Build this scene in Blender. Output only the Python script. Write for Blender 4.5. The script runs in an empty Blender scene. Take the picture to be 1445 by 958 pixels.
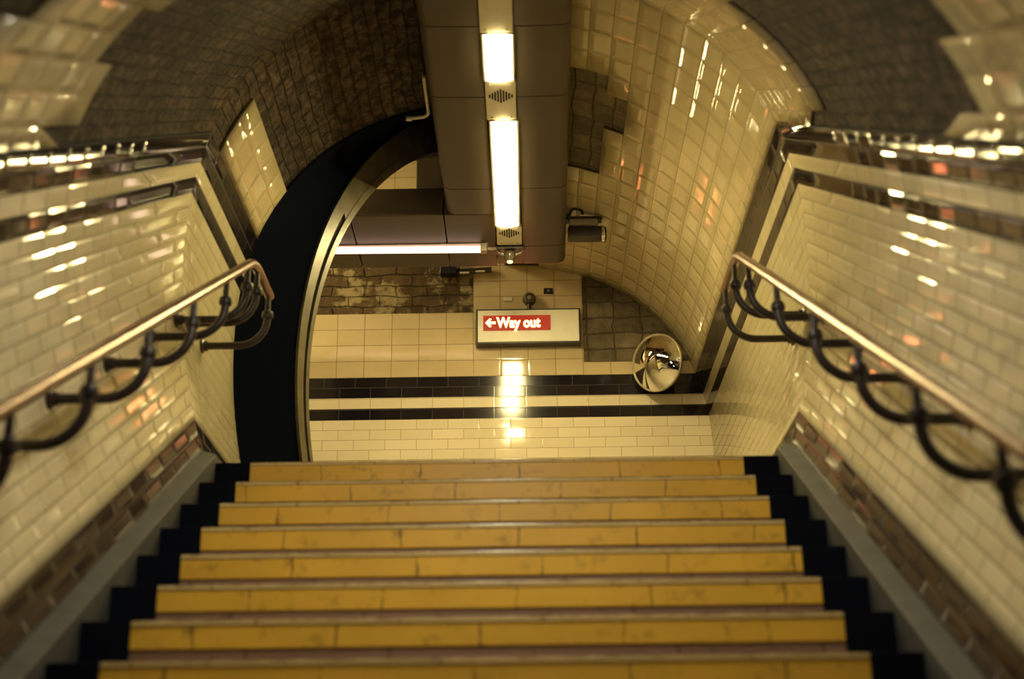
import bpy, bmesh, math, random
from mathutils import Vector, Matrix

random.seed(7)
S = bpy.context.scene
COL = S.collection
PI = math.pi
TAN = 0.57859            # pitch of the flight (about 30 degrees)
COS = 1.0 / math.sqrt(1 + TAN * TAN)

# ------------------------------------------------------------------ camera
cd = bpy.data.cameras.new('camera')
cam = bpy.data.objects.new('camera', cd)
COL.objects.link(cam)
pit, yaw, rol = 0.3620, -0.0075, 0.0116
F = Vector((math.cos(pit) * math.sin(yaw), math.cos(pit) * math.cos(yaw), math.sin(pit)))
R0 = Vector((math.cos(yaw), -math.sin(yaw), 0))
U0 = R0.cross(F)
R = R0 * math.cos(rol) - U0 * math.sin(rol)
U = R.cross(F)
m = Matrix((R, U, -F)).transposed().to_4x4()
m.translation = Vector((0.123, -6.22, -1.774))
cam.matrix_world = m
cd.sensor_width = 36.0
cd.lens = 50.0
cd.clip_start = 0.05
cd.dof.use_dof = True
cd.dof.focus_distance = 9.6
cd.dof.aperture_fstop = 1.4
S.camera = cam

# ------------------------------------------------------------------ world, lamps, exposure
w = bpy.data.worlds.new('world')
S.world = w
w.use_nodes = True
w.node_tree.nodes['Background'].inputs[0].default_value = (0.25, 0.35, 0.6, 1)
w.node_tree.nodes['Background'].inputs[1].default_value = 0.004
vs = S.view_settings
vs.view_transform = 'Standard'
vs.look = 'None'
vs.gamma = 1.0
vs.use_curve_mapping = False
vs.exposure = 1.05
LAMP = 62.0        # brightness of the landing's warm diffusers
WARM = (1.0, 0.80, 0.34)
COOL = (1.0, 0.92, 0.70)   # strip lights over the flight


def lamp(name, loc, power, col, size, rot=(0, 0, 0), shape='DISK', sy=None):
    l = bpy.data.lights.new(name, 'AREA')
    l.shape = shape
    l.size = size
    if sy:
        l.size_y = sy
    l.energy = power
    l.color = col
    o = bpy.data.objects.new(name, l)
    COL.objects.link(o)
    o.location = loc
    o.rotation_euler = rot
    return o



# ------------------------------------------------------------------ materials
def nt(name):
    m = bpy.data.materials.new(name)
    m.use_nodes = True
    return m, m.node_tree.nodes, m.node_tree.links, m.node_tree.nodes['Principled BSDF']


def rgb(c):
    """sRGB 0-255 to linear"""
    return tuple(((v / 255) / 12.92 if v / 255 <= 0.04045 else ((v / 255 + 0.055) / 1.055) ** 2.4) for v in c) + (1,)


def mixc(N, L, fac, a, b, mode='MIX'):
    n = N.new('ShaderNodeMix')
    n.data_type = 'RGBA'
    n.blend_type = mode
    for s, v in ((n.inputs[0], fac), (n.inputs[6], a), (n.inputs[7], b)):
        if hasattr(v, 'is_output'):
            L.new(v, s)
        else:
            s.default_value = v
    return n.outputs[2]


def ramp(N, L, src, p0, p1, c0=(0, 0, 0, 1), c1=(1, 1, 1, 1)):
    r = N.new('ShaderNodeValToRGB')
    r.color_ramp.elements[0].position = p0
    r.color_ramp.elements[1].position = p1
    r.color_ramp.elements[0].color = c0
    r.color_ramp.elements[1].color = c1
    L.new(src, r.inputs[0])
    return r.outputs[0]


def noise(N, L, vec, scale, detail=4, rough=0.6):
    n = N.new('ShaderNodeTexNoise')
    n.inputs['Scale'].default_value = scale
    n.inputs['Detail'].default_value = detail
    n.inputs['Roughness'].default_value = rough
    if vec:
        L.new(vec, n.inputs['Vector'])
    return n.outputs['Fac']


def tile_mat(name, c1, c2, grout, w, h, off, rough=0.07, tilt=0.05, dirt=0.35, gap=0.004, cushion=0.010, bump=0.16, spec=0.5):
    m, N, L, P = nt(name)
    uv = N.new('ShaderNodeUVMap')

    def brick(gapv, smooth):
        b = N.new('ShaderNodeTexBrick')
        b.offset = off
        b.inputs['Color1'].default_value = (0, 0, 0, 1)
        b.inputs['Color2'].default_value = (1, 1, 1, 1)
        b.inputs['Mortar'].default_value = (0.5, 0.5, 0.5, 1)
        b.inputs['Scale'].default_value = 1
        b.inputs['Mortar Size'].default_value = gapv
        b.inputs['Mortar Smooth'].default_value = smooth
        b.inputs['Brick Width'].default_value = w
        b.inputs['Row Height'].default_value = h
        L.new(uv.outputs[0], b.inputs['Vector'])
        return b
    b = brick(gap * 0.5, 0.2)
    e = brick(cushion, 1.0)
    wn = N.new('ShaderNodeTexWhiteNoise')
    wn.noise_dimensions = '1D'
    L.new(b.outputs['Color'], wn.inputs['W'])
    g = N.new('ShaderNodeNewGeometry')
    sub = N.new('ShaderNodeVectorMath')
    sub.operation = 'SUBTRACT'
    L.new(wn.outputs['Color'], sub.inputs[0])
    sub.inputs[1].default_value = (0.5, 0.5, 0.5)
    ma = N.new('ShaderNodeVectorMath')
    ma.operation = 'MULTIPLY_ADD'
    L.new(sub.outputs[0], ma.inputs[0])
    ma.inputs[1].default_value = (tilt,) * 3
    L.new(g.outputs['Normal'], ma.inputs[2])
    nm = N.new('ShaderNodeVectorMath')
    nm.operation = 'NORMALIZE'
    L.new(ma.outputs[0], nm.inputs[0])
    bp = N.new('ShaderNodeBump')
    bp.invert = True
    bp.inputs['Strength'].default_value = bump
    bp.inputs['Distance'].default_value = 0.012
    wav = noise(N, L, uv.outputs[0], 9.0, 2, 0.5)
    hs = N.new('ShaderNodeMath')
    hs.operation = 'MULTIPLY_ADD'
    L.new(wav, hs.inputs[0])
    hs.inputs[1].default_value = 0.10
    L.new(e.outputs['Fac'], hs.inputs[2])
    L.new(hs.outputs[0], bp.inputs['Height'])
    L.new(nm.outputs[0], bp.inputs['Normal'])
    L.new(bp.outputs[0], P.inputs['Normal'])
    base = mixc(N, L, wn.outputs['Value'], c1, c2)
    dn = ramp(N, L, noise(N, L, uv.outputs[0], 2.2, 6, 0.65), 0.42, 0.75)
    dm = N.new('ShaderNodeMath')
    dm.operation = 'MULTIPLY'
    L.new(dn, dm.inputs[0])
    dm.inputs[1].default_value = dirt
    base = mixc(N, L, dm.outputs[0], base, tuple(v * 0.55 for v in c1[:3]) + (1,))
    L.new(mixc(N, L, b.outputs['Fac'], base, grout), P.inputs['Base Color'])
    rr = N.new('ShaderNodeMath')
    rr.operation = 'MULTIPLY_ADD'
    L.new(b.outputs['Fac'], rr.inputs[0])
    rr.inputs[1].default_value = 0.6
    rr.inputs[2].default_value = rough
    L.new(rr.outputs[0], P.inputs['Roughness'])
    P.inputs['Specular IOR Level'].default_value = spec
    return m


def masonry_mat(name, c1, c2, grout, w=0.2, h=0.13, off=0.0, scale=9, contrast=(0.35, 0.7), blot=None):
    m, N, L, P = nt(name)
    uv = N.new('ShaderNodeUVMap')
    n1 = noise(N, L, uv.outputs[0], scale, 8, 0.72)
    n2 = noise(N, L, uv.outputs[0], 2.3, 5, 0.6)
    n3 = noise(N, L, uv.outputs[0], 38, 3, 0.6)
    b = N.new('ShaderNodeTexBrick')
    b.offset = off
    b.inputs['Color1'].default_value = (0, 0, 0, 1)
    b.inputs['Color2'].default_value = (1, 1, 1, 1)
    b.inputs['Scale'].default_value = 1
    b.inputs['Mortar Size'].default_value = 0.008
    b.inputs['Mortar Smooth'].default_value = 0.8
    b.inputs['Brick Width'].default_value = w
    b.inputs['Row Height'].default_value = h
    dv = N.new('ShaderNodeVectorMath')
    dv.operation = 'MULTIPLY_ADD'
    nc = N.new('ShaderNodeTexNoise')
    nc.inputs['Scale'].default_value = 6
    L.new(uv.outputs[0], nc.inputs['Vector'])
    L.new(nc.outputs['Color'], dv.inputs[0])
    dv.inputs[1].default_value = (0.07, 0.05, 0)
    L.new(uv.outputs[0], dv.inputs[2])
    L.new(dv.outputs[0], b.inputs['Vector'])
    base = mixc(N, L, ramp(N, L, n1, *contrast), c1, c2)
    base = mixc(N, L, 0.25, base, b.outputs['Color'], 'MULTIPLY')
    if blot:
        base = mixc(N, L, ramp(N, L, noise(N, L, uv.outputs[0], 4.5, 6, 0.65), 0.49, 0.55), base, blot)
    base = mixc(N, L, ramp(N, L, n2, 0.4, 0.8), base, tuple(v * 0.45 for v in c1[:3]) + (1,))
    fm = N.new('ShaderNodeMath')
    fm.operation = 'MULTIPLY'
    L.new(b.outputs['Fac'], fm.inputs[0])
    fm.inputs[1].default_value = 0.45
    L.new(mixc(N, L, fm.outputs[0], base, grout), P.inputs['Base Color'])
    P.inputs['Roughness'].default_value = 0.85
    P.inputs['Specular IOR Level'].default_value = 0.25
    bp = N.new('ShaderNodeBump')
    bp.inputs['Strength'].default_value = 0.9
    bp.inputs['Distance'].default_value = 0.03
    a = N.new('ShaderNodeMath')
    a.operation = 'MULTIPLY_ADD'
    L.new(n3, a.inputs[0])
    a.inputs[1].default_value = 0.5
    L.new(n1, a.inputs[2])
    c = N.new('ShaderNodeMath')
    c.operation = 'SUBTRACT'
    L.new(a.outputs[0], c.inputs[0])
    L.new(b.outputs['Fac'], c.inputs[1])
    L.new(c.outputs[0], bp.inputs['Height'])
    L.new(bp.outputs[0], P.inputs['Normal'])
    return m


def plain(name, c, rough=0.5, metal=0.0, spec=0.5, var=0.25, scale=14, bump=0.0, coat=0.0):
    m, N, L, P = nt(name)
    tc = N.new('ShaderNodeTexCoord')
    n = noise(N, L, tc.outputs['Object'], scale, 5, 0.6)
    L.new(mixc(N, L, ramp(N, L, n, 0.35, 0.75), c, tuple(v * (1 - var) for v in c[:3]) + (1,)), P.inputs['Base Color'])
    P.inputs['Roughness'].default_value = rough
    P.inputs['Metallic'].default_value = metal
    P.inputs['Specular IOR Level'].default_value = spec
    P.inputs['Coat Weight'].default_value = coat
    if bump:
        bp = N.new('ShaderNodeBump')
        bp.inputs['Strength'].default_value = bump
        bp.inputs['Distance'].default_value = 0.01
        L.new(n, bp.inputs['Height'])
        L.new(bp.outputs[0], P.inputs['Normal'])
    return m


def emit(name, c, s):
    m, N, L, P = nt(name)
    P.inputs['Base Color'].default_value = (0.8, 0.8, 0.8, 1)
    P.inputs['Emission Color'].default_value = tuple(c[:3]) + (1,)
    P.inputs['Emission Strength'].default_value = s
    return m


def worn_paint(name, c, dark, crack=0.45, amount=0.6, rough=0.45, seed=0.0):
    """painted nosing: smudges plus the joints of its cast lengths, in object space along x"""
    m, N, L, P = nt(name)
    tc = N.new('ShaderNodeTexCoord')
    oi = N.new('ShaderNodeObjectInfo')
    sep = N.new('ShaderNodeSeparateXYZ')
    L.new(tc.outputs['Object'], sep.inputs[0])
    ad = N.new('ShaderNodeMath')
    ad.operation = 'MULTIPLY_ADD'
    L.new(oi.outputs['Random'], ad.inputs[0])
    ad.inputs[1].default_value = 40
    L.new(sep.outputs[0], ad.inputs[2])
    cb = N.new('ShaderNodeCombineXYZ')
    L.new(ad.outputs[0], cb.inputs[0])
    L.new(sep.outputs[2], cb.inputs[1])
    b = N.new('ShaderNodeTexBrick')
    b.offset = 0.0
    b.inputs['Scale'].default_value = 1
    b.inputs['Mortar Size'].default_value = 0.006
    b.inputs['Mortar Smooth'].default_value = 0.7
    b.inputs['Brick Width'].default_value = crack
    b.inputs['Row Height'].default_value = 5.0
    wob = N.new('ShaderNodeVectorMath')
    wob.operation = 'MULTIPLY_ADD'
    nc = N.new('ShaderNodeTexNoise')
    nc.inputs['Scale'].default_value = 20
    L.new(cb.outputs[0], nc.inputs['Vector'])
    L.new(nc.outputs['Color'], wob.inputs[0])
    wob.inputs[1].default_value = (0.02, 0, 0)
    L.new(cb.outputs[0], wob.inputs[2])
    L.new(wob.outputs[0], b.inputs['Vector'])
    n = noise(N, L, cb.outputs[0], 11, 7, 0.7)
    n2 = noise(N, L, cb.outputs[0], 2.0, 3, 0.5)
    base = mixc(N, L, ramp(N, L, n2, 0.3, 0.75), c, tuple(v * 0.75 for v in c[:3]) + (1,))
    sm = N.new('ShaderNodeMath')
    sm.operation = 'MULTIPLY'
    L.new(ramp(N, L, n, 0.55, 0.78), sm.inputs[0])
    sm.inputs[1].default_value = amount
    base = mixc(N, L, sm.outputs[0], base, dark)
    fm = N.new('ShaderNodeMath')
    fm.operation = 'MULTIPLY'
    L.new(b.outputs['Fac'], fm.inputs[0])
    L.new(ramp(N, L, n, 0.35, 0.6), fm.inputs[1])
    L.new(mixc(N, L, fm.outputs[0], base, dark), P.inputs['Base Color'])
    P.inputs['Roughness'].default_value = rough
    return m


CREAM1, CREAM2 = (0.68, 0.60, 0.38, 1), (0.75, 0.67, 0.45, 1)
M = {}
M['cream'] = tile_mat('cream_glazed_tile', CREAM1, CREAM2, (0.13, 0.085, 0.03, 1), 0.229, 0.0762, 0.5, tilt=0.04, gap=0.006, cushion=0.022, bump=0.22)
M['vault'] = tile_mat('buff_vault_tile', (0.50, 0.42, 0.24, 1), (0.58, 0.49, 0.30, 1), (0.10, 0.065, 0.02, 1), 0.2, 0.13, 0.0, tilt=0.07, cushion=0.034, bump=0.46)
M['wall'] = tile_mat('buff_square_tile', (0.58, 0.46, 0.27, 1), (0.64, 0.52, 0.33, 1), (0.14, 0.08, 0.03, 1), 0.2035, 0.127, 0.0, tilt=0.02, bump=0.08)
M['black'] = tile_mat('black_glazed_tile', (0.006, 0.005, 0.010, 1), (0.03, 0.022, 0.02, 1), (0.012, 0.01, 0.01, 1), 0.2, 0.08, 0.5, rough=0.08, tilt=0.07, dirt=0.2, cushion=0.024, bump=0.3)
M['blackwall'] = tile_mat('black_end_wall_tile', (0.006, 0.005, 0.010, 1), (0.02, 0.015, 0.016, 1), (0.03, 0.025, 0.025, 1), 0.229, 0.08, 0.5, rough=0.10, tilt=0.008, dirt=0.2, bump=0.02, cushion=0.004)
M['creamwall'] = tile_mat('cream_end_wall_tile', (0.66, 0.58, 0.42, 1), (0.72, 0.64, 0.48, 1), (0.30, 0.21, 0.10, 1), 0.229, 0.0762, 0.5, tilt=0.012, bump=0.04, dirt=0.15, cushion=0.005)
M['skirt'] = tile_mat('dark_skirting_tile', (0.007, 0.005, 0.009, 1), (0.022, 0.015, 0.02, 1), (0.015, 0.012, 0.012, 1), 0.229, 0.07, 0.5, rough=0.13, tilt=0.09, dirt=0.2, spec=0.4, cushion=0.02, bump=0.2)
M['brick'] = masonry_mat('bare_vault_masonry', (0.030, 0.020, 0.012, 1), (0.22, 0.155, 0.095, 1), (0.02, 0.014, 0.009, 1), w=0.22, h=0.068, off=0.5, scale=15, contrast=(0.42, 0.66))
M['stone'] = masonry_mat('bare_wall_masonry', (0.10, 0.060, 0.030, 1), (0.20, 0.14, 0.07, 1), (0.03, 0.02, 0.012, 1), w=0.24, h=0.085, off=0.5, scale=12, blot=(0.40, 0.32, 0.18, 1))
M['cement'] = masonry_mat('bare_grey_cement', (0.13, 0.105, 0.065, 1), (0.33, 0.27, 0.17, 1), (0.13, 0.10, 0.06, 1), w=0.2, h=0.127, scale=9, contrast=(0.3, 0.75))
M['yellow'] = worn_paint('worn_yellow_paint', (0.88, 0.50, 0.045, 1), (0.12, 0.055, 0.01, 1), amount=0.8)
M['nosing'] = worn_paint('worn_highlit_nosing', (0.80, 0.60, 0.26, 1), (0.22, 0.13, 0.06, 1), amount=0.8, rough=0.25)  # lamp highlight along the step edge is put into the pale colour
M['endblack'] = plain('black_step_paint', (0.0025, 0.004, 0.010, 1), 0.7, spec=0.08)
M['riser'] = worn_paint('brown_riser', (0.30, 0.16, 0.095, 1), (0.05, 0.025, 0.012, 1), amount=0.7, rough=0.6)
M['tread'] = plain('grey_tread', (0.16, 0.13, 0.09, 1), 0.6, scale=30)
M['stringer'] = plain('grey_terrazzo_stringer', (0.062, 0.062, 0.062, 1), 0.6, scale=7, var=0.5)
M['floor'] = plain('landing_floor', (0.30, 0.26, 0.19, 1), 0.4, scale=6)
M['navy'] = plain('navy_black_steel', (0.0012, 0.0026, 0.0075, 1), 0.85, spec=0.03)
M['ring'] = plain('olive_painted_steel', (0.12, 0.10, 0.055, 1), 0.3, spec=0.5, var=0.5, scale=9)
M['slot'] = plain('black_slot', (0.004, 0.004, 0.007, 1), 0.8)
M['duct'] = plain('brown_painted_casing', (0.068, 0.047, 0.029, 1), 0.5, var=0.22, scale=3.5)
M['white'] = plain('white_painted_metal', (0.70, 0.64, 0.52, 1), 0.3, var=0.12)
M['hole'] = plain('dark_perforation', (0.02, 0.012, 0.01, 1), 0.8)
M['lampA'] = emit('lit_diffuser', WARM, LAMP)
M['lampT'] = emit('lit_tube', (1.0, 0.64, 0.50), 1.05)
M['lampC'] = emit('lit_cool_diffuser', COOL, 26.0)
M['lampD'] = emit('dim_cool_diffuser', COOL, 6.0)
M['copper'] = plain('worn_bronze_rail', (0.21, 0.105, 0.065, 1), 0.26, metal=0.5, var=0.45, scale=9)
M['iron'] = plain('dark_painted_iron', (0.022, 0.012, 0.012, 1), 0.38, var=0.4)
M['signwhite'] = plain('white_sign_face', (0.86, 0.82, 0.70, 1), 0.35, var=0.06)
M['signedge'] = plain('dark_sign_frame', (0.03, 0.025, 0.02, 1), 0.4)
M['led_bg'] = emit('dark_red_display', (1.0, 0.045, 0.015), 0.20)
M['led_bg'].node_tree.nodes['Principled BSDF'].inputs['Base Color'].default_value = (0.02, 0.004, 0.004, 1)
M['led'] = emit('lit_red_lettering', (1.0, 0.24, 0.08), 6.0)
M['mirror'] = plain('mirror_dome', (0.92, 0.90, 0.84, 1), 0.02, metal=1.0, var=0.0)
M['rim'] = plain('mirror_rim', (0.45, 0.38, 0.24, 1), 0.3, metal=0.4)
M['grey'] = plain('grey_metal', (0.36, 0.32, 0.25, 1), 0.4, metal=0.3)
M['darkbox'] = plain('dark_brown_plastic', (0.035, 0.026, 0.022, 1), 0.35)
M['chrome'] = plain('bright_metal', (0.75, 0.72, 0.65, 1), 0.18, metal=0.9, var=0.1)
M['cowl'] = plain('grey_brown_cowl', (0.10, 0.075, 0.045, 1), 0.5)
M['glass'] = plain('smoked_bulb', (0.10, 0.09, 0.06, 1), 0.08, var=0.1, coat=0.8)
M['plaque'] = plain('black_plaque', (0.012, 0.012, 0.02, 1), 0.4)
M['passage'] = plain('passage_plaster', (0.30, 0.25, 0.16, 1), 0.7)


# ------------------------------------------------------------------ helpers
def ob(name, verts, faces, mats, fm=None, uvs=None, parent=None, smooth=False):
    me = bpy.data.meshes.new(name)
    me.from_pydata([tuple(v) for v in verts], [], faces)
    for mm in (mats if isinstance(mats, (list, tuple)) else [mats]):
        me.materials.append(mm)
    if fm:
        for p, i in zip(me.polygons, fm):
            p.material_index = i
    if uvs:
        l = me.uv_layers.new(name='UVMap')
        k = 0
        for fu in uvs:
            for c in fu:
                l.data[k].uv = c
                k += 1
    if smooth:
        for p in me.polygons:
            p.use_smooth = True
    me.update()
    o = bpy.data.objects.new(name, me)
    COL.objects.link(o)
    if parent:
        o.parent = parent
    return o


def bmob(name, bm, mat, parent=None, smooth=False, angle=None):
    me = bpy.data.meshes.new(name)
    bmesh.ops.recalc_face_normals(bm, faces=bm.faces[:])
    bm.to_mesh(me)
    bm.free()
    for mm in (mat if isinstance(mat, (list, tuple)) else [mat]):
        me.materials.append(mm)
    if smooth:
        for p in me.polygons:
            p.use_smooth = True
        me.set_sharp_from_angle(angle=math.radians(angle or 40))
    o = bpy.data.objects.new(name, me)
    COL.objects.link(o)
    if parent:
        o.parent = parent
    return o


def box(bm, x0, x1, y0, y1, z0, z1, bev=0.0, mi=0):
    r = bmesh.ops.create_cube(bm, size=1)
    vs_ = r['verts']
    for v in vs_:
        v.co = Vector((x0 + (v.co.x + .5) * (x1 - x0), y0 + (v.co.y + .5) * (y1 - y0), z0 + (v.co.z + .5) * (z1 - z0)))
    fs = list({f for v in vs_ for f in v.link_faces})
    for f in fs:
        f.material_index = mi
    if bev:
        es = list({e for v in vs_ for e in v.link_edges})
        bmesh.ops.bevel(bm, geom=es, offset=bev, segments=2, affect='EDGES', profile=0.6)


def tube(bm, pts, r, seg=14, caps=True):
    pts = [Vector(p) for p in pts]
    rings = []
    up = Vector((0.1, 0.2, 0.97)).normalized()
    n = len(pts)
    prev = None
    for i, p in enumerate(pts):
        t = (pts[min(i + 1, n - 1)] - pts[max(i - 1, 0)]).normalized()
        if prev is None:
            a = t.cross(up)
            if a.length < 0.1:
                a = t.cross(Vector((1, 0, 0)))
            a.normalize()
        else:
            a = (prev - t * prev.dot(t)).normalized()
        prev = a
        b = t.cross(a)
        rr = r[i] if isinstance(r, (list, tuple)) else r
        rings.append([bm.verts.new(p + (a * math.cos(2 * PI * k / seg) + b * math.sin(2 * PI * k / seg)) * rr) for k in range(seg)])
    for A, B in zip(rings, rings[1:]):
        for k in range(seg):
            bm.faces.new((A[k], A[(k + 1) % seg], B[(k + 1) % seg], B[k]))
    if caps:
        bm.faces.new(rings[0][::-1])
        bm.faces.new(rings[-1])


def disc(bm, c, n, prof_, seg=28):
    """lathe: prof_ is a list of (radius, distance along n)"""
    c = Vector(c)
    n = Vector(n).normalized()
    a = n.cross(Vector((0, 0, 1)))
    if a.length < 0.1:
        a = n.cross(Vector((1, 0, 0)))
    a.normalize()
    b = n.cross(a)
    prev = None
    for r, h in prof_:
        if r < 1e-6:
            ring = [bm.verts.new(c + n * h)]
        else:
            ring = [bm.verts.new(c + n * h + (a * math.cos(2 * PI * k / seg) + b * math.sin(2 * PI * k / seg)) * r) for k in range(seg)]
        if prev:
            for k in range(seg):
                k2 = (k + 1) % seg
                if len(prev) == 1 and len(ring) > 1:
                    bm.faces.new((prev[0], ring[k], ring[k2]))
                elif len(ring) == 1 and len(prev) > 1:
                    bm.faces.new((prev[k], prev[k2], ring[0]))
                elif len(ring) > 1:
                    bm.faces.new((prev[k], prev[k2], ring[k2], ring[k]))
        prev = ring


def thing(name, label, cat, loc=(0, 0, 0), group=None):
    o = bpy.data.objects.new(name, None)
    o.empty_display_size = 0.1
    COL.objects.link(o)
    o.location = loc
    tag(o, label, cat, group)
    return o


def tag(o, label, cat, group=None):
    o['label'] = label
    o['category'] = cat
    if group:
        o['group'] = group
    return o


def struct(o, label=None, cat=None):
    o['kind'] = 'structure'
    if label:
        o['label'] = label
        o['category'] = cat
    return o


def part(name, bm, mat, root, smooth=False, angle=None):
    """mesh written in world coordinates, parented to a thing at root.location"""
    off = Vector((0, 0, 0))
    p = root
    while p is not None:
        off += p.location
        p = p.parent
    bmesh.ops.translate(bm, verts=bm.verts[:], vec=-off)
    return bmob(name, bm, mat, root, smooth, angle)


# ------------------------------------------------------------------ tunnel section
def half(h):
    if h <= 1.07:
        return 1.497 - 0.151 * (1.07 - h) ** 2
    t = min(1.0, (h - 1.07) / 1.507)
    return 1.497 * max(0.0, 1 - t ** 2.25) ** (1 / 2.25)


# fine section from floor to crown with arc lengths
FINE = [(half(h), h) for h in [i * 0.01 for i in range(0, 215)]]
a0 = [FINE[-1]]
for k in range(1, 121):
    x = FINE[-1][0] * (1 - k / 120)
    t = (1 - (x / 1.497) ** 2.25) ** (1 / 2.25)
    a0.append((x, 1.07 + 1.507 * t))
FINE += a0[1:]
ARC = [0.0]
for (xa, za), (xb, zb) in zip(FINE, FINE[1:]):
    ARC.append(ARC[-1] + math.hypot(xb - xa, zb - za))


def at_arc(s):
    for i in range(len(ARC) - 1):
        if ARC[i + 1] >= s:
            f = (s - ARC[i]) / max(1e-9, ARC[i + 1] - ARC[i])
            return (FINE[i][0] + f * (FINE[i + 1][0] - FINE[i][0]), FINE[i][1] + f * (FINE[i + 1][1] - FINE[i][1]))
    return FINE[-1]


def arc_of(h):
    for i in range(len(ARC) - 1):
        if FINE[i + 1][1] >= h:
            f = (h - FINE[i][1]) / max(1e-9, FINE[i + 1][1] - FINE[i][1])
            return ARC[i] + f * (ARC[i + 1] - ARC[i])
    return ARC[-1]


def section_point(s, d=0.0):
    """point of the section at arc s, moved outwards by d"""
    x, z = at_arc(s)
    x2, z2 = at_arc(min(s + 0.01, ARC[-1]))
    x1, z1 = at_arc(max(s - 0.01, 0))
    tx, tz = x2 - x1, z2 - z1
    l = math.hypot(tx, tz)
    return x + tz / l * d, z - tx / l * d


def lerp(tab, x):
    if x <= tab[0][0]:
        return tab[0][1]
    for (a, fa), (b, fb) in zip(tab, tab[1:]):
        if x <= b:
            return fa + (fb - fa) * (x - a) / (b - a)
    return tab[-1][1]


H_SKIRT0, H_SKIRT, H_B2, H_C2, H_B1, H_TOP = 0.065, 0.21, 1.372, 1.458, 1.54, 1.70
Y_NEAR, Y_OPEN, Y_BACK = -9.0, 1.25, 3.71


def upper_rows():
    s0 = arc_of(H_TOP)
    rows = [s0, s0 + 0.085]
    while rows[-1] + 0.13 < ARC[-1] - 0.03:
        rows.append(rows[-1] + 0.13)
    rows.append(ARC[-1])
    return rows


ROWS = upper_rows()
CELLY_STAIR = [Y_NEAR + i * 0.1732 for i in range(int((0 - Y_NEAR) / 0.1732))]
CELLY_STAIR = [y for y in CELLY_STAIR if y < -0.1] + [0.0]
LEAN = 0.45


def ypos(y, h):
    """courses stand square to the pitch of the flight, so joints lean back over it"""
    if y >= 0 or y < Y_NEAR + 0.5:
        return y
    f = min(1.0, -y / 1.0)
    return y - LEAN * (h - 1.2) * f


def ucoord(y, h):
    return y / COS + 0.62 * h if y < 0 else y + 0.62 * h * 0


def P3(side, s, y, d=0.0):
    x, h = section_point(s, d)
    yy = ypos(y, h) if s > arc_of(H_TOP) + 1e-4 else y
    return (side * x, yy, h + min(yy, 0.0) * TAN), (ucoord(yy, h), h)


R1 = [(1.72, -1.06), (1.84, -0.95), (2.0, -1.02), (2.17, -1.2), (2.31, -1.5), (2.45, -1.9)]
R2 = [(1.72, -2.70), (1.92, -2.90), (2.02, -3.1), (2.13, -3.2), (2.3, -3.4)]
L2 = [(1.72, -2.45), (1.79, -2.45), (1.80, -1.95), (1.90, -1.95), (1.95, -2.05), (2.06, -2.23), (2.12, -2.35), (2.3, -2.35)]


def tiled(side, x, y, h):
    if side > 0:
        if y < 0:
            return y > lerp(R1, h) or (y < lerp(R2, h) and h < 2.45)
        if x < 0.25:
            return y < 0.3
        if x < 0.61:
            return not (0.72 < y < 2.03)
        if x < 0.79:
            return not (1.06 < y < 1.40)
        return True
    if y < 0:
        return y < lerp(L2, h) and h < 2.4 and not (y < -3.15 and h > 1.95)
    return 0.28 < y < 1.25 and h < 2.03


def lining(side, name, label):
    verts, faces, fm, uvs = [], [], [], []
    slots = [M['cream'], M['black'], M['vault']]

    def quad(s0, s1, y0, y1, v0, v1, mi):
        ps = [P3(side, s0, y0), P3(side, s0, y1), P3(side, s1, y1), P3(side, s1, y0)]
        us = [ucoord(p[0][1], p[1][1]) if y1 <= 0 else p[0][1] for p in ps]
        n = len(verts)
        verts.extend(p[0] for p in ps)
        order = [0, 1, 2, 3] if side < 0 else [3, 2, 1, 0]
        faces.append([n + i for i in order])
        vv = [v0, v0, v1, v1]
        uvs.append([(us[i] + 20, vv[i]) for i in order])
        fm.append(mi)
    yend = Y_OPEN if side < 0 else Y_BACK
    ystr = [Y_NEAR, -7.5, -6, -5, -4, -3, -2, -1, 0.0]
    ylev = [0.0, yend]
    zones = [(H_SKIRT, H_B2, 0), (H_B2, H_C2, 1), (H_C2, H_B1, 0), (H_B1, H_TOP, 1)]
    for h0, h1, mi in zones:
        s0, s1 = arc_of(h0), arc_of(h1)
        k = max(1, int((s1 - s0) / 0.06))
        nrow = max(1, round((s1 - s0) / 0.0775))
        rh = (0.0762 if mi == 0 else 0.08) * nrow
        for i in range(k):
            a, b = s0 + (s1 - s0) * i / k, s0 + (s1 - s0) * (i + 1) / k
            for ys in (ystr, ylev):
                for ya, yb in zip(ys, ys[1:]):
                    quad(a, b, ya, yb, rh * i / k, rh * (i + 1) / k, mi)
    # upper tiles, in whole-tile cells so that the broken edges step
    ylist = [0.2 * i for i in range(int(yend / 0.2) + 1)]
    if yend - ylist[-1] > 0.02:
        ylist.append(yend)
    for i, (a, b) in enumerate(zip(ROWS, ROWS[1:])):
        xm, hm = at_arc((a + b) / 2)
        for ys in (CELLY_STAIR, ylist):
            for ya, yb in zip(ys, ys[1:]):
                ymid = (ypos(ya, hm) + ypos(yb, hm)) / 2
                jit = ((i * 7919) % 5 - 2) * 0.045
                if tiled(side, xm, ymid + (jit if ymid < 0 else 0), hm):
                    quad(a, b, ya, yb, 0.13 * i, 0.13 * (i + 1), 2)
    o = ob(name, verts, faces, slots, fm, uvs)
    me = o.data
    bm = bmesh.new()
    bm.from_mesh(me)
    bmesh.ops.remove_doubles(bm, verts=bm.verts[:], dist=0.0005)
    bm.to_mesh(me)
    bm.free()
    for p in me.polygons:
        p.use_smooth = True
    me.set_sharp_from_angle(angle=math.radians(20))
    sm = o.modifiers.new('thickness', 'SOLIDIFY')
    sm.thickness = 0.018
    sm.offset = -1
    return struct(o, label, 'wall')


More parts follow.
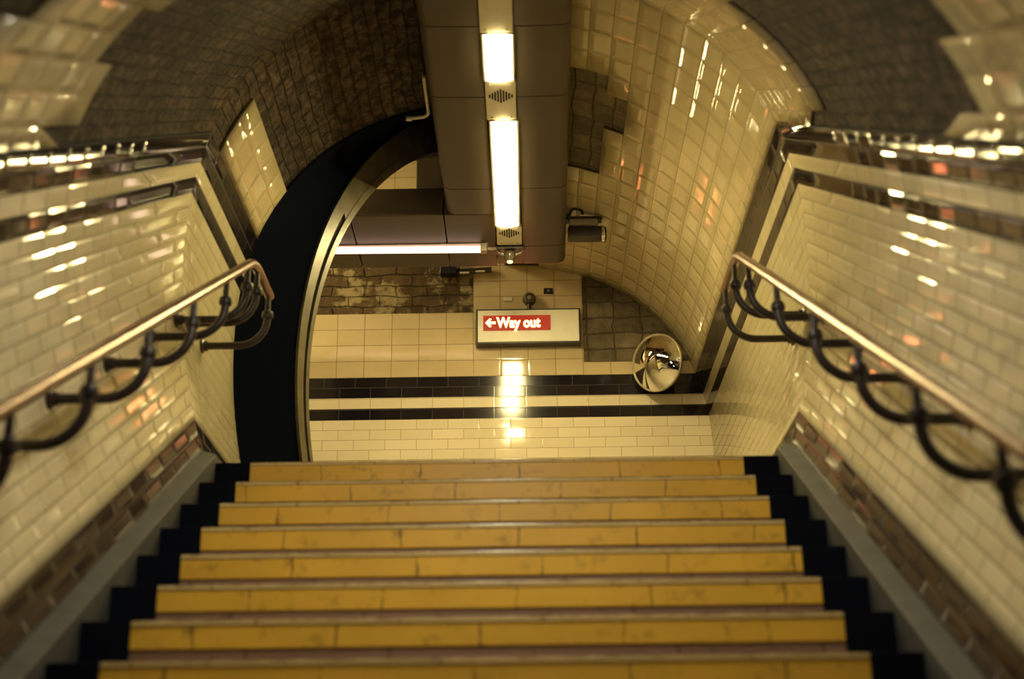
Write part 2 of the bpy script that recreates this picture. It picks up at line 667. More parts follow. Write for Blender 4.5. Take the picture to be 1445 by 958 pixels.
lining(-1, 'wall_left', 'cream tiled left wall with dark bands beside the stairs and a small tile panel above')
lining(1, 'wall_right', 'cream tiled right wall curving up into the tiled vault')


def vault():
    verts, faces, uvs, fm = [], [], [], []
    s0 = arc_of(1.60)
    n = 26
    for side in (-1, 1):
        yend = Y_OPEN if side < 0 else Y_BACK
        for ya, yb in [(Y_NEAR - 3, -6.0), (-6.0, -4.0), (-4.0, -2.0), (-2.0, 0.0), (0.0, Y_OPEN)] + ([(Y_OPEN, yend)] if side > 0 else []):
            for i in range(n):
                a, b = s0 + (ARC[-1] - s0) * i / n, s0 + (ARC[-1] - s0) * (i + 1) / n
                k = len(verts)
                us = []
                for s, y in ((a, ya), (a, yb), (b, yb), (b, ya)):
                    x, h = section_point(s, 0.016)
                    verts.append((side * x, y, h + min(y, 0) * TAN))
                    us.append(((y / COS + 0.62 * h if yb <= 0 else y) + 20, s - arc_of(H_TOP) + 0.045))
                od = [0, 1, 2, 3] if side < 0 else [3, 2, 1, 0]
                faces.append([k + j for j in od])
                uvs.append([us[j] for j in od])
                fm.append(1 if side > 0 and ya >= 0 else 0)
    o = ob('ceiling', verts, faces, [M['brick'], M['cement']], fm, uvs)
    me = o.data
    bm = bmesh.new()
    bm.from_mesh(me)
    bmesh.ops.remove_doubles(bm, verts=bm.verts[:], dist=0.001)
    bm.to_mesh(me)
    bm.free()
    for p in me.polygons:
        p.use_smooth = True
    me.set_sharp_from_angle(angle=math.radians(20))
    sm = o.modifiers.new('thickness', 'SOLIDIFY')
    sm.thickness = 0.12
    sm.offset = -1
    struct(o, 'dark bare masonry vault over the stairs', 'ceiling')


vault()


def skirting(side, name):
    verts, faces, uvs = [], [], []
    s0, s1 = arc_of(0.0), arc_of(H_SKIRT)
    sb = arc_of(H_SKIRT0)
    yend = Y_OPEN if side < 0 else Y_BACK
    for ya, yb in ((Y_NEAR, -4.0), (-4.0, 0.0), (0.0, yend)):
        for a, b, va, vb in ((s0, sb, -0.07, 0.0), (sb, (sb + s1) / 2, 0, 0.07), ((sb + s1) / 2, s1, 0.07, 0.14)):
            k = len(verts)
            us = []
            for s, y, v in ((a, ya, va), (a, yb, va), (b, yb, vb), (b, ya, vb)):
                x, h = section_point(s, 0.0)
                verts.append((side * x, y, h + min(y, 0) * TAN))
                us.append(((y / COS + 0.62 * h if yb <= 0 else y) + 20, v))
            od = [0, 1, 2, 3] if side < 0 else [3, 2, 1, 0]
            faces.append([k + j for j in od])
            uvs.append([us[j] for j in od])
    o = ob(name, verts, faces, [M['skirt']], None, uvs)
    sm = o.modifiers.new('thickness', 'SOLIDIFY')
    sm.thickness = 0.02
    sm.offset = -1
    struct(o)


skirting(-1, 'baseboard_left')
skirting(1, 'baseboard_right')


# ------------------------------------------------------------------ back wall and cross passage
def back_wall():
    verts, faces, fm, uvs = [], [], [], []
    slots = [M['creamwall'], M['blackwall'], M['wall'], M['stone'], M['cement']]

    def slab(x0, x1, z0, z1, mi, u0=0.0, v0=None, y=Y_BACK, t=0.018):
        v0 = z0 if v0 is None else v0
        k = len(verts)
        for yy in (y, y + t):
            verts.extend([(x0, yy, z0), (x1, yy, z0), (x1, yy, z1), (x0, yy, z1)])

        def uvp(i):
            p = verts[k + i]
            return (p[0] - u0 + 20.35, p[2] - v0 + 0.0)
        for f in ((0, 1, 2, 3), (1, 5, 6, 2), (4, 0, 3, 7), (3, 2, 6, 7), (4, 5, 1, 0)):
            faces.append([k + i for i in f])
            uvs.append([uvp(i) for i in f])
            fm.append(mi)
    X0, X1 = -4.5, 1.56
    U = -0.24 + 20.35        # shifts the stack joints on to x = -0.24
    slab(X0, X1, -0.05, 1.372, 0, v0=1.372 - 18 * 0.0762)
    slab(X0, X1, 1.372, 1.458, 1, v0=1.370)
    slab(X0, X1, 1.458, 1.54, 0, v0=1.458)
    slab(X0, X1, 1.54, 1.70, 1, v0=1.54)
    slab(X0, -0.24, 1.70, 2.208, 2, u0=U, v0=1.70)
    slab(-0.24, 0.58, 1.70, 2.65, 2, u0=U, v0=1.70)
    slab(0.58, X1, 1.70, 1.80, 2, u0=U, v0=1.70 - 0.027)
    slab(X0, -0.24, 2.95, 3.85, 2, u0=U, v0=1.70)
    slab(X0, -0.24, 2.208, 2.95, 3, y=Y_BACK + 0.014, t=0.01)
    slab(0.58, X1, 1.80, 2.75, 4, y=Y_BACK + 0.014, t=0.01)
    slab(-0.24, X1, 2.65, 3.85, 4, y=Y_BACK + 0.014, t=0.01)
    o = ob('wall_back', verts, faces, slots, fm, uvs)
    struct(o, 'cream tiled end wall with black bands facing the stairs', 'wall')


back_wall()

T0 = 0.34
bm = bmesh.new()
box(bm, -4.5, 1.36, T0, 3.73, -0.15, -0.001)
struct(bmob('floor', bm, M['floor']))
bm = bmesh.new()
box(bm, -4.6, -1.6, 1.15, 1.30, -0.1, 3.85)
struct(bmob('wall_front', bm, M['passage']))
bm = bmesh.new()
box(bm, -4.7, -4.5, 1.2, 3.8, -0.1, 3.85)
struct(bmob('wall_passage', bm, M['passage']))
bm = bmesh.new()
box(bm, -4.7, 0.2, 1.15, 3.8, 3.85, 4.0)
struct(bmob('ceiling_passage', bm, M['passage']))


# ------------------------------------------------------------------ stairs
T, RZ = 0.2903, 0.1680
WY, WS = 1.118, 1.276
stairs = bpy.data.objects.new('staircase', None)
COL.objects.link(stairs)
struct(stairs, 'straight flight of stone steps with yellow nosings and black ends', 'staircase')


def step(k):
    y, z = -k * T, -k * RZ
    e = bpy.data.objects.new('step', None)
    COL.objects.link(e)
    e.parent = stairs
    e.location = (0, y, z)
    yb = 0.007                                   # riser set back under the nosing
    bm = bmesh.new()
    box(bm, -WS, WS, yb, T + 0.05, -RZ, -0.001)
    bmob('riser_block', bm, M['riser'], e)
    bm = bmesh.new()
    box(bm, -WY, WY, 0.0, 0.05, -0.088, -0.010, 0.004)
    bmob('yellow_stripe', bm, M['yellow'], e)
    bm = bmesh.new()
    box(bm, -WY, WY, -0.006, 0.055, -0.016, 0.003, 0.0075)
    bmob('nosing', bm, M['nosing'], e, smooth=True)
    bm = bmesh.new()
    for s in (-1, 1):
        x0, x1 = sorted((s * WY, s * WS))
        box(bm, x0, x1, -0.004, T + 0.03, -RZ - 0.001, 0.002, 0.003)
    bmob('black_end', bm, M['endblack'], e)
    if k > 0:
        bm = bmesh.new()
        box(bm, -WY, WY, 0.055, T, -0.01, 0.001)
        bmob('tread', bm, M['tread'], e)
    return e


for k in range(0, 22):
    step(k)


def stringer(side):
    bm = bmesh.new()
    prof_ = [(WS - 0.002, -0.45), (WS - 0.002, 0.040), (WS + 0.004, 0.043), (1.352, 0.066), (1.352, -0.45)]
    ys = [-6.6, -4, -2, 0.0]
    rings = []
    for y in ys:
        rings.append([bm.verts.new((side * x, y, h + y * TAN)) for x, h in prof_])
    rings.append([bm.verts.new((side * x, 0.24, h if h < 0 else h * 0.9)) for x, h in prof_])
    n = len(prof_)
    for A, B in zip(rings, rings[1:]):
        for i in range(n):
            bm.faces.new((A[i], A[(i + 1) % n], B[(i + 1) % n], B[i]))
    bm.faces.new(rings[0])
    bm.faces.new(rings[-1][::-1])
    bmob('stringer', bm, M['stringer'], stairs)


stringer(-1)
stringer(1)

# ------------------------------------------------------------------ handrails
RAILX, RAILH = 1.155, 1.0


def slope(y):
    return min(y, 0.0) * TAN


def handrail(side, ys, yend, label, zend=0.0):
    root = thing('handrail', label, 'handrail', (side * RAILX, 0, RAILH), 'bronze handrails along the stairs')
    bm = bmesh.new()
    pts = [(side * RAILX, y, RAILH + slope(y)) for y in (-5.4, -4, -3, -2, -1, -0.12)]
    for i in range(1, 7):                       # eased bend on to the landing
        t = i / 7
        y = -0.12 + 0.24 * t
        pts.append((side * RAILX, y, RAILH - 0.12 * TAN * (1 - t) ** 2))
    pts += [(side * RAILX, 0.12, RAILH), (side * RAILX, yend - 0.02, RAILH + zend), (side * RAILX, yend, RAILH + zend)]
    tube(bm, pts, 0.0235, 18)
    part('rail', bm, M['copper'], root, True)
    for y in ys:
        z0 = 0.725 + slope(y)
        xw = side * (half(0.725) - 0.004)
        bb = bpy.data.objects.new('bracket', None)
        COL.objects.link(bb)
        bb.parent = root
        bb.location = Vector((side * RAILX, y, z0)) - root.location
        xr = side * RAILX
        r = 0.135
        bm = bmesh.new()
        pts = [(xw, y, z0), (xr + side * (r + 0.03), y, z0), (xr + side * r, y, z0)]
        for i in range(1, 10):
            a = PI / 2 * i / 9
            pts.append((xr + side * r - side * r * math.sin(a), y, z0 + r - r * math.cos(a)))
        pts.append((xr, y, z0 + r + 0.03))
        tube(bm, pts, 0.0185, 14)
        part('arm', bm, M['iron'], bb, True)
        bm = bmesh.new()
        disc(bm, (xw, y, z0), (-side, 0, 0), [(0.0, 0), (0.036, 0), (0.036, 0.008), (0.026, 0.014), (0.026, 0.03), (0.0, 0.03)], 18)
        part('wall_flange', bm, M['iron'], bb, True)
        bm = bmesh.new()
        zc = z0 + r + 0.03
        disc(bm, (xr, y, zc), (0, 0, 1), [(0.0, -0.02), (0.026, -0.02), (0.030, -0.008), (0.026, 0.012), (0.014, 0.02), (0.012, RAILH + slope(y) - zc - 0.015), (0.0, RAILH + slope(y) - zc - 0.015)], 16)
        part('collar', bm, M['iron'], bb, True)
    return root


handrail(-1, (0.41, 0.10, -0.12, -0.546, -1.094, -1.677, -2.26, -2.85, -3.4), 0.44,
         'bronze handrail on dark iron brackets along the left wall')
handrail(1, (0.42, 0.10, -0.28, -0.90, -1.53, -2.10, -2.67, -3.25), 0.44,
         'bronze handrail on dark iron brackets along the right wall')

# ------------------------------------------------------------------ steel arch frame to the left passage
ANG = math.radians(50)
CO, RO = (2.549, 0.992), 2.483
CI, RI = (2.356, 0.927), 2.20


def ring_pt(c, r, a, dn=0.0):
    """a: angle from the jamb horizontal up to the crown; plane turned 50 degrees from the end wall"""
    u = c[0] - r * math.cos(a)
    z = c[1] + r * math.sin(a)
    return Vector((-1.2 + u * math.cos(ANG) - dn * math.sin(ANG), 1.35 + u * math.sin(ANG) + dn * math.cos(ANG), z))


frame = thing('steel_arch_frame', 'dark navy steel arch frame around the opening left of the stairs', 'arch frame', (-1.3, 1.4, 0))


def arc_band(cA, rA, cB, rB, f0, f1, d0, d1, a_lo, a_hi, n=44):
    """solid band between fractions f0,f1 from outer arc A to inner arc B, depth d0..d1"""
    bm = bmesh.new()
    rings = []
    for i in range(n + 1):
        t = i / n
        aA = -math.asin(min(1, cA[1] / rA)) if a_lo is None else a_lo
        aB = -math.asin(min(1, cB[1] / rB)) if a_lo is None else a_lo
        aa, ab = aA + (a_hi - aA) * t, aB + (a_hi - aB) * t
        row = []
        for f, d in ((f0, d0), (f1, d0), (f1, d1), (f0, d1)):
            p = ring_pt(cA, rA, aa, d).lerp(ring_pt(cB, rB, ab, d), f)
            row.append(bm.verts.new(p))
        rings.append(row)
    for A, B in zip(rings, rings[1:]):
        for k in range(4):
            bm.faces.new((A[k], A[(k + 1) % 4], B[(k + 1) % 4], B[k]))
    bm.faces.new(rings[0])
    bm.faces.new(rings[-1][::-1])
    return bm


AHI = math.radians(76)
part('arch_web', arc_band(CO, RO, CI, RI, 0.01, 0.99, 0.035, 0.20, None, AHI), M['ring'], frame, True)
part('slot', arc_band(CO, RO, CI, RI, 0.50, 0.76, 0.022, 0.034, None, math.radians(28)), M['slot'], frame, True)
part('outer_rib', arc_band(CO, RO, CI, RI, 0.0, 0.52, 0.0, 0.05, None, AHI), M['ring'], frame, True)
part('inner_rib', arc_band(CO, RO, CI, RI, 0.74, 1.0, 0.0, 0.05, None, AHI), M['ring'], frame, True)
part('crown_plate', arc_band(CO, RO, CI, RI, 0.50, 0.76, 0.004, 0.05, math.radians(28), AHI), M['ring'], frame, True)

# navy plate between the broken end of the vault and the arch
bm = bmesh.new()
rings = []
NP = 46
for i in range(NP + 1):
    t = i / NP
    s = ARC[-1] * t
    x, h = section_point(s, 0.0)
    a_lo = -math.asin(CO[1] / RO)
    q = ring_pt(CO, RO + 0.004, a_lo + (AHI - a_lo) * (t ** 0.9), 0.02)
    p = Vector((-x, 1.251, h))
    po = Vector((-x - 0.12, 1.30, h + 0.12 * t))
    qo = q + Vector((-0.08, 0.10, 0.0))
    rings.append([bm.verts.new(v) for v in (p, q, qo, po)])
for A, B in zip(rings, rings[1:]):
    for k in range(4):
        bm.faces.new((A[k], A[(k + 1) % 4], B[(k + 1) % 4], B[k]))
bm.faces.new(rings[0])
bm.faces.new(rings[-1][::-1])
part('face_plate', bm, M['navy'], frame, True)


# ------------------------------------------------------------------ overhead casing with its lamps
ZB = 2.30


def dx(y):
    return 0.0055 + 0.0125 * (y + 0.2)


duct = thing('overhead_casing', 'long brown boxed casing under the vault carrying the strip lights', 'casing', (0, 1.4, ZB))
SX0, SX1 = -0.078, 0.092


def zs(y):
    """underside of the casing"""
    return ZB


def casing_side(y0, y1, left):
    bm = bmesh.new()
    ch = 0.045
    if left:
        pr = [(SX0 - 0.004, 0.03), (SX0 - 0.004, 0.0), (SX0 - 0.02, -0.004), (-0.395 + ch, 0.0), (-0.395 + ch * 0.3, ch * 0.3), (-0.395, ch), (-0.395, 0.20), (SX0 - 0.004, 0.22)]
    else:
        pr = [(SX1 + 0.004, 0.03), (SX1 + 0.004, 0.0), (SX1 + 0.02, -0.004), (0.392 - ch, 0.0), (0.392 - ch * 0.3, ch * 0.3), (0.392, ch), (0.392, 0.16), (SX1 + 0.004, 0.22)]
    A = [bm.verts.new((x + dx(y0), y0 + 0.004, zs(y0) + min(z, 0.225 + min(0, y0) * TAN))) for x, z in pr]
    B = [bm.verts.new((x + dx(y1), y1 - 0.004, zs(y1) + z)) for x, z in pr]
    n = len(pr)
    for i in range(n):
        bm.faces.new((A[i], A[(i + 1) % n], B[(i + 1) % n], B[i]))
    bm.faces.new(A)
    bm.faces.new(B[::-1])
    return bm


seams = [-0.28, 0.008, 0.712, 1.842, 2.21]
for a, b in zip(seams, seams[1:]):
    part('side_panel', casing_side(a, b, True), M['duct'], duct, True, 60)
seams = [-0.28, 0.008, 0.712, 1.842, 2.72, 3.02]
for a, b in zip(seams, seams[1:]):
    part('side_panel', casing_side(a, b, False), M['duct'], duct, True, 60)
bm = bmesh.new()
rings = []
for y in (0.0, 3.0):
    rings.append([bm.verts.new((x + 0.01, y, zs(y) + z)) for x, z in ((SX0, 0.10), (SX1, 0.10), (SX1, 0.235), (SX0, 0.235))])
for A, B in zip(rings, rings[1:]):
    for k in range(4):
        bm.faces.new((A[k], A[(k + 1) % 4], B[(k + 1) % 4], B[k]))
bm.faces.new(rings[0])
bm.faces.new(rings[-1][::-1])
part('back_channel', bm, M['darkbox'], duct)

# casing running left along the end wall
cross = thing('passage_casing', 'brown boxed casing running left above the bare masonry to the passage', 'casing', (-2, 2.6, ZB))
xs = [-4.3, -3.2, -2.1, -1.0, -0.38, dx(2.6) + SX0 - 0.004]
for a, b in zip(xs, xs[1:]):
    bm = bmesh.new()
    box(bm, a + 0.003, b - 0.003, 2.215, 3.06, ZB - 0.001, ZB + 0.20, 0.008)
    part('side_panel', bm, M['duct'], cross)
bm = bmesh.new()
box(bm, dx(2.9) + SX0 - 0.004, dx(2.9) + SX1 + 0.004, 2.80, 3.02, ZB - 0.001, ZB + 0.20, 0.006)
part('side_panel', bm, M['duct'], cross)
riser = thing('casing_riser', 'dark brown upright casing rising left of the strip lights', 'casing', (-0.47, 2.4, 2.5))
bm = bmesh.new()
box(bm, -0.600, -0.370, 2.67, 2.86, ZB + 0.201, 3.02, 0.008)
part('trunk', bm, M['duct'], riser)
bm = bmesh.new()
box(bm, -0.625, -0.345, 2.65, 2.88, ZB + 0.201, ZB + 0.24, 0.004)
part('collar', bm, M['duct'], riser)


def strip(name, y0, y1, label, cat, group=None):
    return thing(name, label, cat, (dx((y0 + y1) / 2), (y0 + y1) / 2, ZB), group)


def strip_lamp(y0, y1, label, mat='lampA'):
    r = strip('strip_light', y0, y1, label, 'light', 'strip lights in the overhead casing')
    x0, x1 = SX0 + dx((y0 + y1) / 2), SX1 + dx((y0 + y1) / 2)
    bm = bmesh.new()
    box(bm, x0, x1, y0, y1, ZB + 0.004, ZB + 0.10)
    part('housing', bm, M['white'], r)
    bm = bmesh.new()
    f = 0.012
    box(bm, x0, x0 + f, y0, y1, ZB - 0.006, ZB + 0.004)
    box(bm, x1 - f, x1, y0, y1, ZB - 0.006, ZB + 0.004)
    box(bm, x0 + f, x1 - f, y0, y0 + f, ZB - 0.006, ZB + 0.004)
    box(bm, x0 + f, x1 - f, y1 - f, y1, ZB - 0.006, ZB + 0.004)
    part('frame', bm, M['white'], r)
    bm = bmesh.new()
    n = 8
    prev = None
    for i in range(n + 1):                      # shallow bowed diffuser
        t = i / n
        x = x0 + f + (x1 - x0 - 2 * f) * t
        z = ZB - 0.004 - 0.012 * math.sin(PI * t)
        c = [bm.verts.new((x, y0 + f, z)), bm.verts.new((x, y1 - f, z)), bm.verts.new((x, y1 - f, ZB + 0.003)), bm.verts.new((x, y0 + f, ZB + 0.003))]
        if prev:
            for k in range(4):
                bm.faces.new((prev[k], prev[(k + 1) % 4], c[(k + 1) % 4], c[k]))
        else:
            bm.faces.new(c[::-1])
        prev = c
    bm.faces.new(prev)
    part('diffuser', bm, M[mat], r)
    return r


strip_lamp(0.075, 0.545, 'short glowing strip light at the top, above the long one in the casing')
strip_lamp(0.975, 2.395, 'long glowing strip light in the middle of the overhead casing')


def cover(y0, y1, label, holes, cat='cover plate'):
    r = strip('cover_plate', y0, y1, label, cat, 'white plates between the strip lights')
    cx = dx((y0 + y1) / 2)
    x0, x1 = SX0 + cx, SX1 + cx
    bm = bmesh.new()
    box(bm, x0, x1, y0 + 0.003, y1 - 0.003, ZB - 0.004, ZB + 0.02, 0.003)
    part('plate', bm, M['white'], r)
    xm = (x0 + x1) / 2
    if holes:
        bm = bmesh.new()
        ym = y0 + holes * (y1 - y0)
        for i in range(-4, 5):                  # slots grouped in a diamond
            L_ = 0.075 * (1 - abs(i) / 5.2)
            x = xm + i * 0.0155
            box(bm, x - 0.0048, x + 0.0048, ym - L_, ym + L_ , ZB - 0.0055, ZB - 0.003)
        part('slots', bm, M['hole'], r)
    for sx in (-0.055, 0.055):
        for yy in (y0 + 0.035, y1 - 0.035):
            bm = bmesh.new()
            disc(bm, (xm + sx, yy, ZB - 0.004), (0, 0, -1), [(0, -0.001), (0.006, 0), (0.005, 0.003), (0, 0.004)], 10)
            part('screw', bm, M['grey'], r)
    return r


cover(0.550, 0.970, 'white plate with a diamond of slots between the two strip lights', 0.36)
cover(2.40, 2.695, 'white plate with a diamond of slots at the far end of the long strip light', 0.34)
cover(-0.275, 0.070, 'plain white plate at the top edge, before the short strip light', None)

# strip lights on the crown of the sloping vault, out of view above the camera
for yy in (-2.75, -6.9):
    r = strip_lamp(-0.6 + 20, 0.6 + 20, 'strip light on the crown of the sloping vault above the ' + ('upper' if yy > -5 else 'lower') + ' stairs', 'lampC' if yy > -5 else 'lampD')
    del r['group']
    r.rotation_euler = (math.atan(TAN), 0, 0)
    r.location = (0, yy, yy * TAN + 2.44)

# strip light high in the left passage, hidden behind the arch and the casing
r = thing('passage_light', 'strip light on the passage ceiling beyond the arch, above the casing', 'light', (-2.6, 2.5, 3.84))
bm = bmesh.new()
box(bm, -3.3, -1.9, 2.43, 2.57, 3.80, 3.845, 0.006)
part('housing', bm, M['white'], r)
bm = bmesh.new()
box(bm, -3.27, -1.93, 2.45, 2.55, 3.772, 3.80, 0.012)
part('diffuser', bm, M['lampA'], r)
r = thing('passage_light', 'strip light on the passage ceiling left of the arch, in front of the casing', 'light', (-2.9, 1.75, 3.84))
bm = bmesh.new()
box(bm, -3.9, -2.3, 1.68, 1.82, 3.80, 3.845, 0.006)
part('housing', bm, M['white'], r)
bm = bmesh.new()
box(bm, -3.87, -2.33, 1.70, 1.80, 3.772, 3.80, 0.012)
part('diffuser', bm, M['lampA'], r)

# sensor head at the end of the strip
sx_, sy_ = dx(2.76) + 0.005, 2.76
r = thing('sensor_head', 'small silver fitting with a dark glass bulb below the end of the strip light', 'fitting', (sx_, sy_, ZB))
bm = bmesh.new()
box(bm, sx_ - 0.10, sx_ + 0.10, sy_ - 0.055, sy_ + 0.055, ZB - 0.022, ZB - 0.001, 0.006)
part('base_plate', bm, M['darkbox'], r)
bm = bmesh.new()
pts = [(sx_ + 0.085 * math.cos(PI * i / 12), sy_, ZB - 0.012 - 0.036 * math.sin(PI * i / 12)) for i in range(13)]
tube(bm, pts, 0.009, 10)
part('bail', bm, M['chrome'], r, True)
bm = bmesh.new()
disc(bm, (sx_, sy_, ZB - 0.03), (0, 0, -1), [(0.0, 0), (0.036, 0.0), (0.042, 0.012), (0.040, 0.035), (0.030, 0.058), (0.016, 0.070), (0, 0.074)], 24)
part('bulb', bm, M['glass'], r, True)
bm = bmesh.new()
disc(bm, (sx_, sy_, ZB - 0.098), (0, 0, -1), [(0.020, 0), (0.018, 0.008), (0.0, 0.010)], 18)
part('tip', bm, emit('lit_sensor_tip', (1.0, 0.75, 0.2), 1.5), r, True)

# horizontal fluorescent tube under the passage casing
r = thing('tube_light', 'bare glowing fluorescent tube running left under the passage casing', 'light', (-0.75, 2.68, ZB))
bm = bmesh.new()
tube(bm, [(-0.15, 2.69, ZB - 0.035), (-1.45, 2.67, ZB - 0.035)], 0.024, 16)
part('tube', bm, M['lampT'], r, True)
bm = bmesh.new()
box(bm, -1.50, -0.10, 2.655, 2.705, ZB - 0.009, ZB - 0.001, 0.003)
part('batten', bm, M['grey'], r)
for xx in (-0.13, -1.47):
    bm = bmesh.new()
    box(bm, xx - 0.022, xx + 0.022, 2.65, 2.71, ZB - 0.062, ZB - 0.008, 0.006)
    part('tube_holder', bm, M['grey'], r)
bm = bmesh.new()
tube(bm, [(-0.105, 2.69, ZB - 0.03), (-0.07, 2.70, ZB - 0.028), (-0.045, 2.72, ZB - 0.012)], 0.011, 8)
part('lead', bm, M['grey'], r, True)

# ------------------------------------------------------------------ illuminated direction sign
sg = thing('direction_sign', 'white illuminated sign box reading Way out with a left arrow', 'sign', (0.172, Y_BACK, 2.06))
X0, X1, Z0, Z1 = -0.217, 0.561, 1.921, 2.199
bm = bmesh.new()
box(bm, X0, X1, Y_BACK - 0.085, Y_BACK - 0.001, Z0, Z1, 0.006)
part('casing', bm, M['signedge'], sg)
bm = bmesh.new()
box(bm, X0 + 0.014, X1 - 0.014, Y_BACK - 0.093, Y_BACK - 0.084, Z0 + 0.014, Z1 - 0.014, 0.003)
part('face_panel', bm, M['signwhite'], sg)
bm = bmesh.new()
box(bm, -0.163, 0.337, Y_BACK - 0.097, Y_BACK - 0.092, 2.022, 2.142)
part('display', bm, M['led_bg'], sg)
yl = Y_BACK - 0.099
bm = bmesh.new()
ax, az = -0.147, 2.084
box(bm, ax + 0.012, ax + 0.075, yl, yl + 0.003, az - 0.009, az + 0.009)
for s in (-1, 1):
    v = [(ax, az), (ax + 0.014, az + s * -0.010), (ax + 0.046, az + s * 0.030), (ax + 0.030, az + s * 0.034)]
    A = [bm.verts.new((x, yl, z)) for x, z in v]
    B = [bm.verts.new((x, yl + 0.003, z)) for x, z in v]
    for i in range(4):
        bm.faces.new((A[i], A[(i + 1) % 4], B[(i + 1) % 4], B[i]))
    bm.faces.new(A)
    bm.faces.new(B[::-1])
part('arrow', bm, M['led'], sg)
fc = bpy.data.curves.new('lettering', 'FONT')
fc.body = 'Way out'
fc.size = 0.110
fc.extrude = 0.0015
fc.offset = 0.004
fc.resolution_u = 3
to = bpy.data.objects.new('lettering', fc)
COL.objects.link(to)
bpy.context.view_layer.update()
dg = bpy.context.evaluated_depsgraph_get()
tm = bpy.data.meshes.new_from_object(to.evaluated_get(dg))
bpy.data.objects.remove(to)
tm.materials.clear()
tm.materials.append(M['led'])
tm.name = 'lettering'
xs_ = [v.co.x for v in tm.vertices]
k_ = 0.328 / (max(xs_) - min(xs_))
for v in tm.vertices:
    v.co = Vector(((v.co.x - min(xs_)) * k_ - 0.066, yl + 0.0015 - v.co.z, v.co.y + 2.048)) - Vector(sg.location)
tm.update()
lo = bpy.data.objects.new('lettering', tm)
COL.objects.link(lo)
lo.parent = sg

# floodlight-like cowl above the sign
r = thing('sign_cowl', 'small round grey cowl fixed to the tiles just above the lit sign', 'fitting', (0.182, Y_BACK, 2.30))
bm = bmesh.new()
disc(bm, (0.182, Y_BACK - 0.001, 2.305), (0, -1, 0), [(0, 0), (0.052, 0), (0.052, 0.02), (0.040, 0.05), (0.030, 0.055), (0.022, 0.04), (0, 0.038)], 24)
part('cowl', bm, M['cowl'], r, True)
bm = bmesh.new()
disc(bm, (0.182, Y_BACK - 0.04, 2.305), (0, -1, 0), [(0.02, 0), (0.016, 0.012), (0, 0.014)], 16)
part('lens', bm, M['grey'], r, True)
bm = bmesh.new()
tube(bm, [(0.182, Y_BACK - 0.02, 2.262), (0.182, Y_BACK - 0.02, 2.20)], 0.016, 12)
part('stem', bm, M['darkbox'], r, True)

r = thing('number_plaque', 'tiny black plaque with a pale mark on the tiles above the sign', 'plaque', (0.327, Y_BACK, 2.373))
bm = bmesh.new()
box(bm, 0.292, 0.362, Y_BACK - 0.008, Y_BACK - 0.0005, 2.350, 2.396, 0.002)
part('plate', bm, M['plaque'], r)
bm = bmesh.new()
box(bm, 0.316, 0.340, Y_BACK - 0.0095, Y_BACK - 0.008, 2.366, 2.374)
box(bm, 0.322, 0.334, Y_BACK - 0.0095, Y_BACK - 0.008, 2.376, 2.384)
part('mark', bm, M['grey'], r)

r = thing('blanking_plate', 'small cream blanking plate on a tile joint above the left of the sign', 'plate', (0.02, Y_BACK, 2.31))
bm = bmesh.new()
box(bm, -0.012, 0.055, Y_BACK - 0.008, Y_BACK - 0.0005, 2.295, 2.325, 0.003)
part('plate', bm, M['white'], r)

# cable boxes where casing and end wall meet
r = thing('cable_box', 'dark cable box with a short pipe below the passage casing on bare masonry', 'cable box', (-0.42, Y_BACK, 2.5))
bm = bmesh.new()
box(bm, -0.49, -0.36, Y_BACK - 0.07, Y_BACK + 0.012, 2.50, 2.575, 0.006)
part('box', bm, M['plaque'], r)
bm = bmesh.new()
tube(bm, [(-0.36, Y_BACK - 0.03, 2.53), (-0.10, Y_BACK - 0.03, 2.545)], 0.022, 12)
part('pipe', bm, M['darkbox'], r, True)
for xx, z in ((-0.34, 2.505), (-0.22, 2.515)):
    bm = bmesh.new()
    box(bm, xx, xx + 0.07, Y_BACK - 0.06, Y_BACK - 0.05, z, z + 0.012)
    part('clip', bm, M['white'], r)

# ------------------------------------------------------------------ convex mirror
mc = Vector((1.10, Y_BACK - 0.20, 1.715))
mn = Vector((-0.62, -0.76, -0.12)).normalized()
r = thing('convex_mirror', 'round convex mirror with a pale rim in the far right corner', 'mirror', mc)
bm = bmesh.new()
RM = 0.208
sph = [(0, 0.085)]
for i in range(1, 15):
    t = i / 14
    sph.append((RM * t, 0.085 * (1 - t * t)))
disc(bm, mc, mn, sph[::-1], 48)
part('mirror_dome', bm, M['mirror'], r, True, 80)
bm = bmesh.new()
disc(bm, mc, mn, [(RM - 0.004, -0.010), (RM + 0.006, -0.010), (RM + 0.008, 0.002), (RM + 0.003, 0.009), (RM - 0.004, 0.006), (RM - 0.004, -0.010)], 48)
part('rim', bm, M['rim'], r, True, 80)
bm = bmesh.new()
disc(bm, mc, mn, [(0, -0.014), (RM, -0.013), (RM, -0.020), (0, -0.022)], 40)
part('back_plate', bm, M['darkbox'], r)
bm = bmesh.new()
tube(bm, [mc - mn * 0.02, mc - mn * 0.10, Vector((1.24, Y_BACK - 0.06, 1.73)), Vector((1.27, Y_BACK + 0.0, 1.73))], 0.016, 12)
part('bracket', bm, M['darkbox'], r, True)

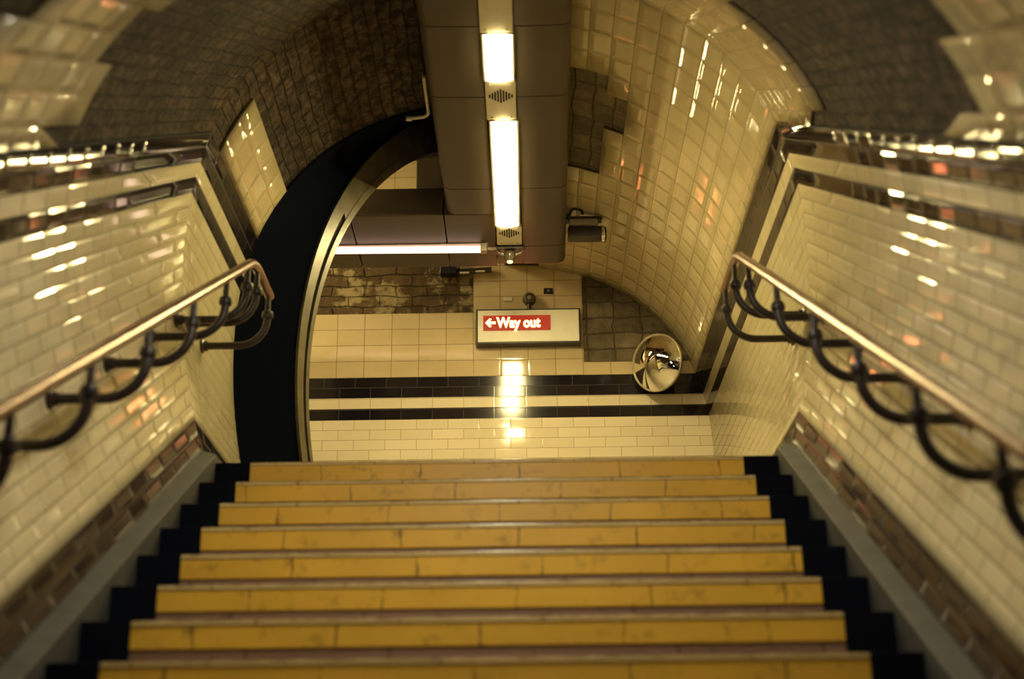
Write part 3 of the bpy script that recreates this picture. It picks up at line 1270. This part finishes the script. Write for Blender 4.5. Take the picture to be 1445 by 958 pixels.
# ------------------------------------------------------------------ loudspeaker under the vault right of the casing
r = thing('loudspeaker', 'dark cylindrical loudspeaker with a grey cradle hung right of the casing', 'loudspeaker', (0.58, 2.6, 2.45))
xa, xb, yy, zz = 0.447, 0.712, 2.62, 2.335
bm = bmesh.new()
disc(bm, (xa, yy, zz), (1, 0, 0), [(0, 0), (0.050, 0), (0.055, 0.008), (0.055, xb - xa - 0.02), (0.048, xb - xa - 0.004), (0.0, xb - xa)], 28)
part('body', bm, M['darkbox'], r, True)
bm = bmesh.new()
box(bm, xa + 0.01, xb - 0.06, yy - 0.05, yy + 0.05, zz + 0.050, zz + 0.095, 0.008)
part('cradle', bm, M['grey'], r, True)
bm = bmesh.new()
box(bm, xa - 0.012, xb - 0.03, yy - 0.035, yy + 0.035, zz + 0.096, zz + 0.122, 0.004)
part('mounting_arm', bm, M['darkbox'], r)
bm = bmesh.new()
tube(bm, [(xa - 0.01, yy - 0.03, zz + 0.13)] + [(xa + 0.06 + 0.045 * math.cos(PI - PI * i / 8), yy - 0.03, zz + 0.135 + 0.045 * math.sin(PI * i / 8)) for i in range(9)], 0.011, 8)
part('cable', bm, M['darkbox'], r, True)
bm = bmesh.new()
disc(bm, (xb - 0.036, yy, zz), (1, 0, 0), [(0.0565, 0), (0.0575, 0.004), (0.0575, 0.016), (0.0565, 0.02)], 28)
part('end_band', bm, M['chrome'], r, True)

# ------------------------------------------------------------------ white conduit elbow left of the casing
r = thing('conduit', 'white conduit elbow on the masonry left of the casing, above the arch', 'conduit', (-0.43, 1.2, 2.46))
bm = bmesh.new()
tube(bm, [(-0.412, 0.78, 2.475), (-0.412, 1.19, 2.475), (-0.424, 1.215, 2.475), (-0.442, 1.225, 2.47), (-0.545, 1.225, 2.46)], 0.0105, 12)
part('pipe', bm, M['white'], r, True)
bm = bmesh.new()
disc(bm, (-0.535, 1.225, 2.46), (-1, 0, 0.05), [(0, -0.02), (0.015, -0.02), (0.015, 0.012), (0, 0.012)], 14)
part('end_socket', bm, M['white'], r, True)
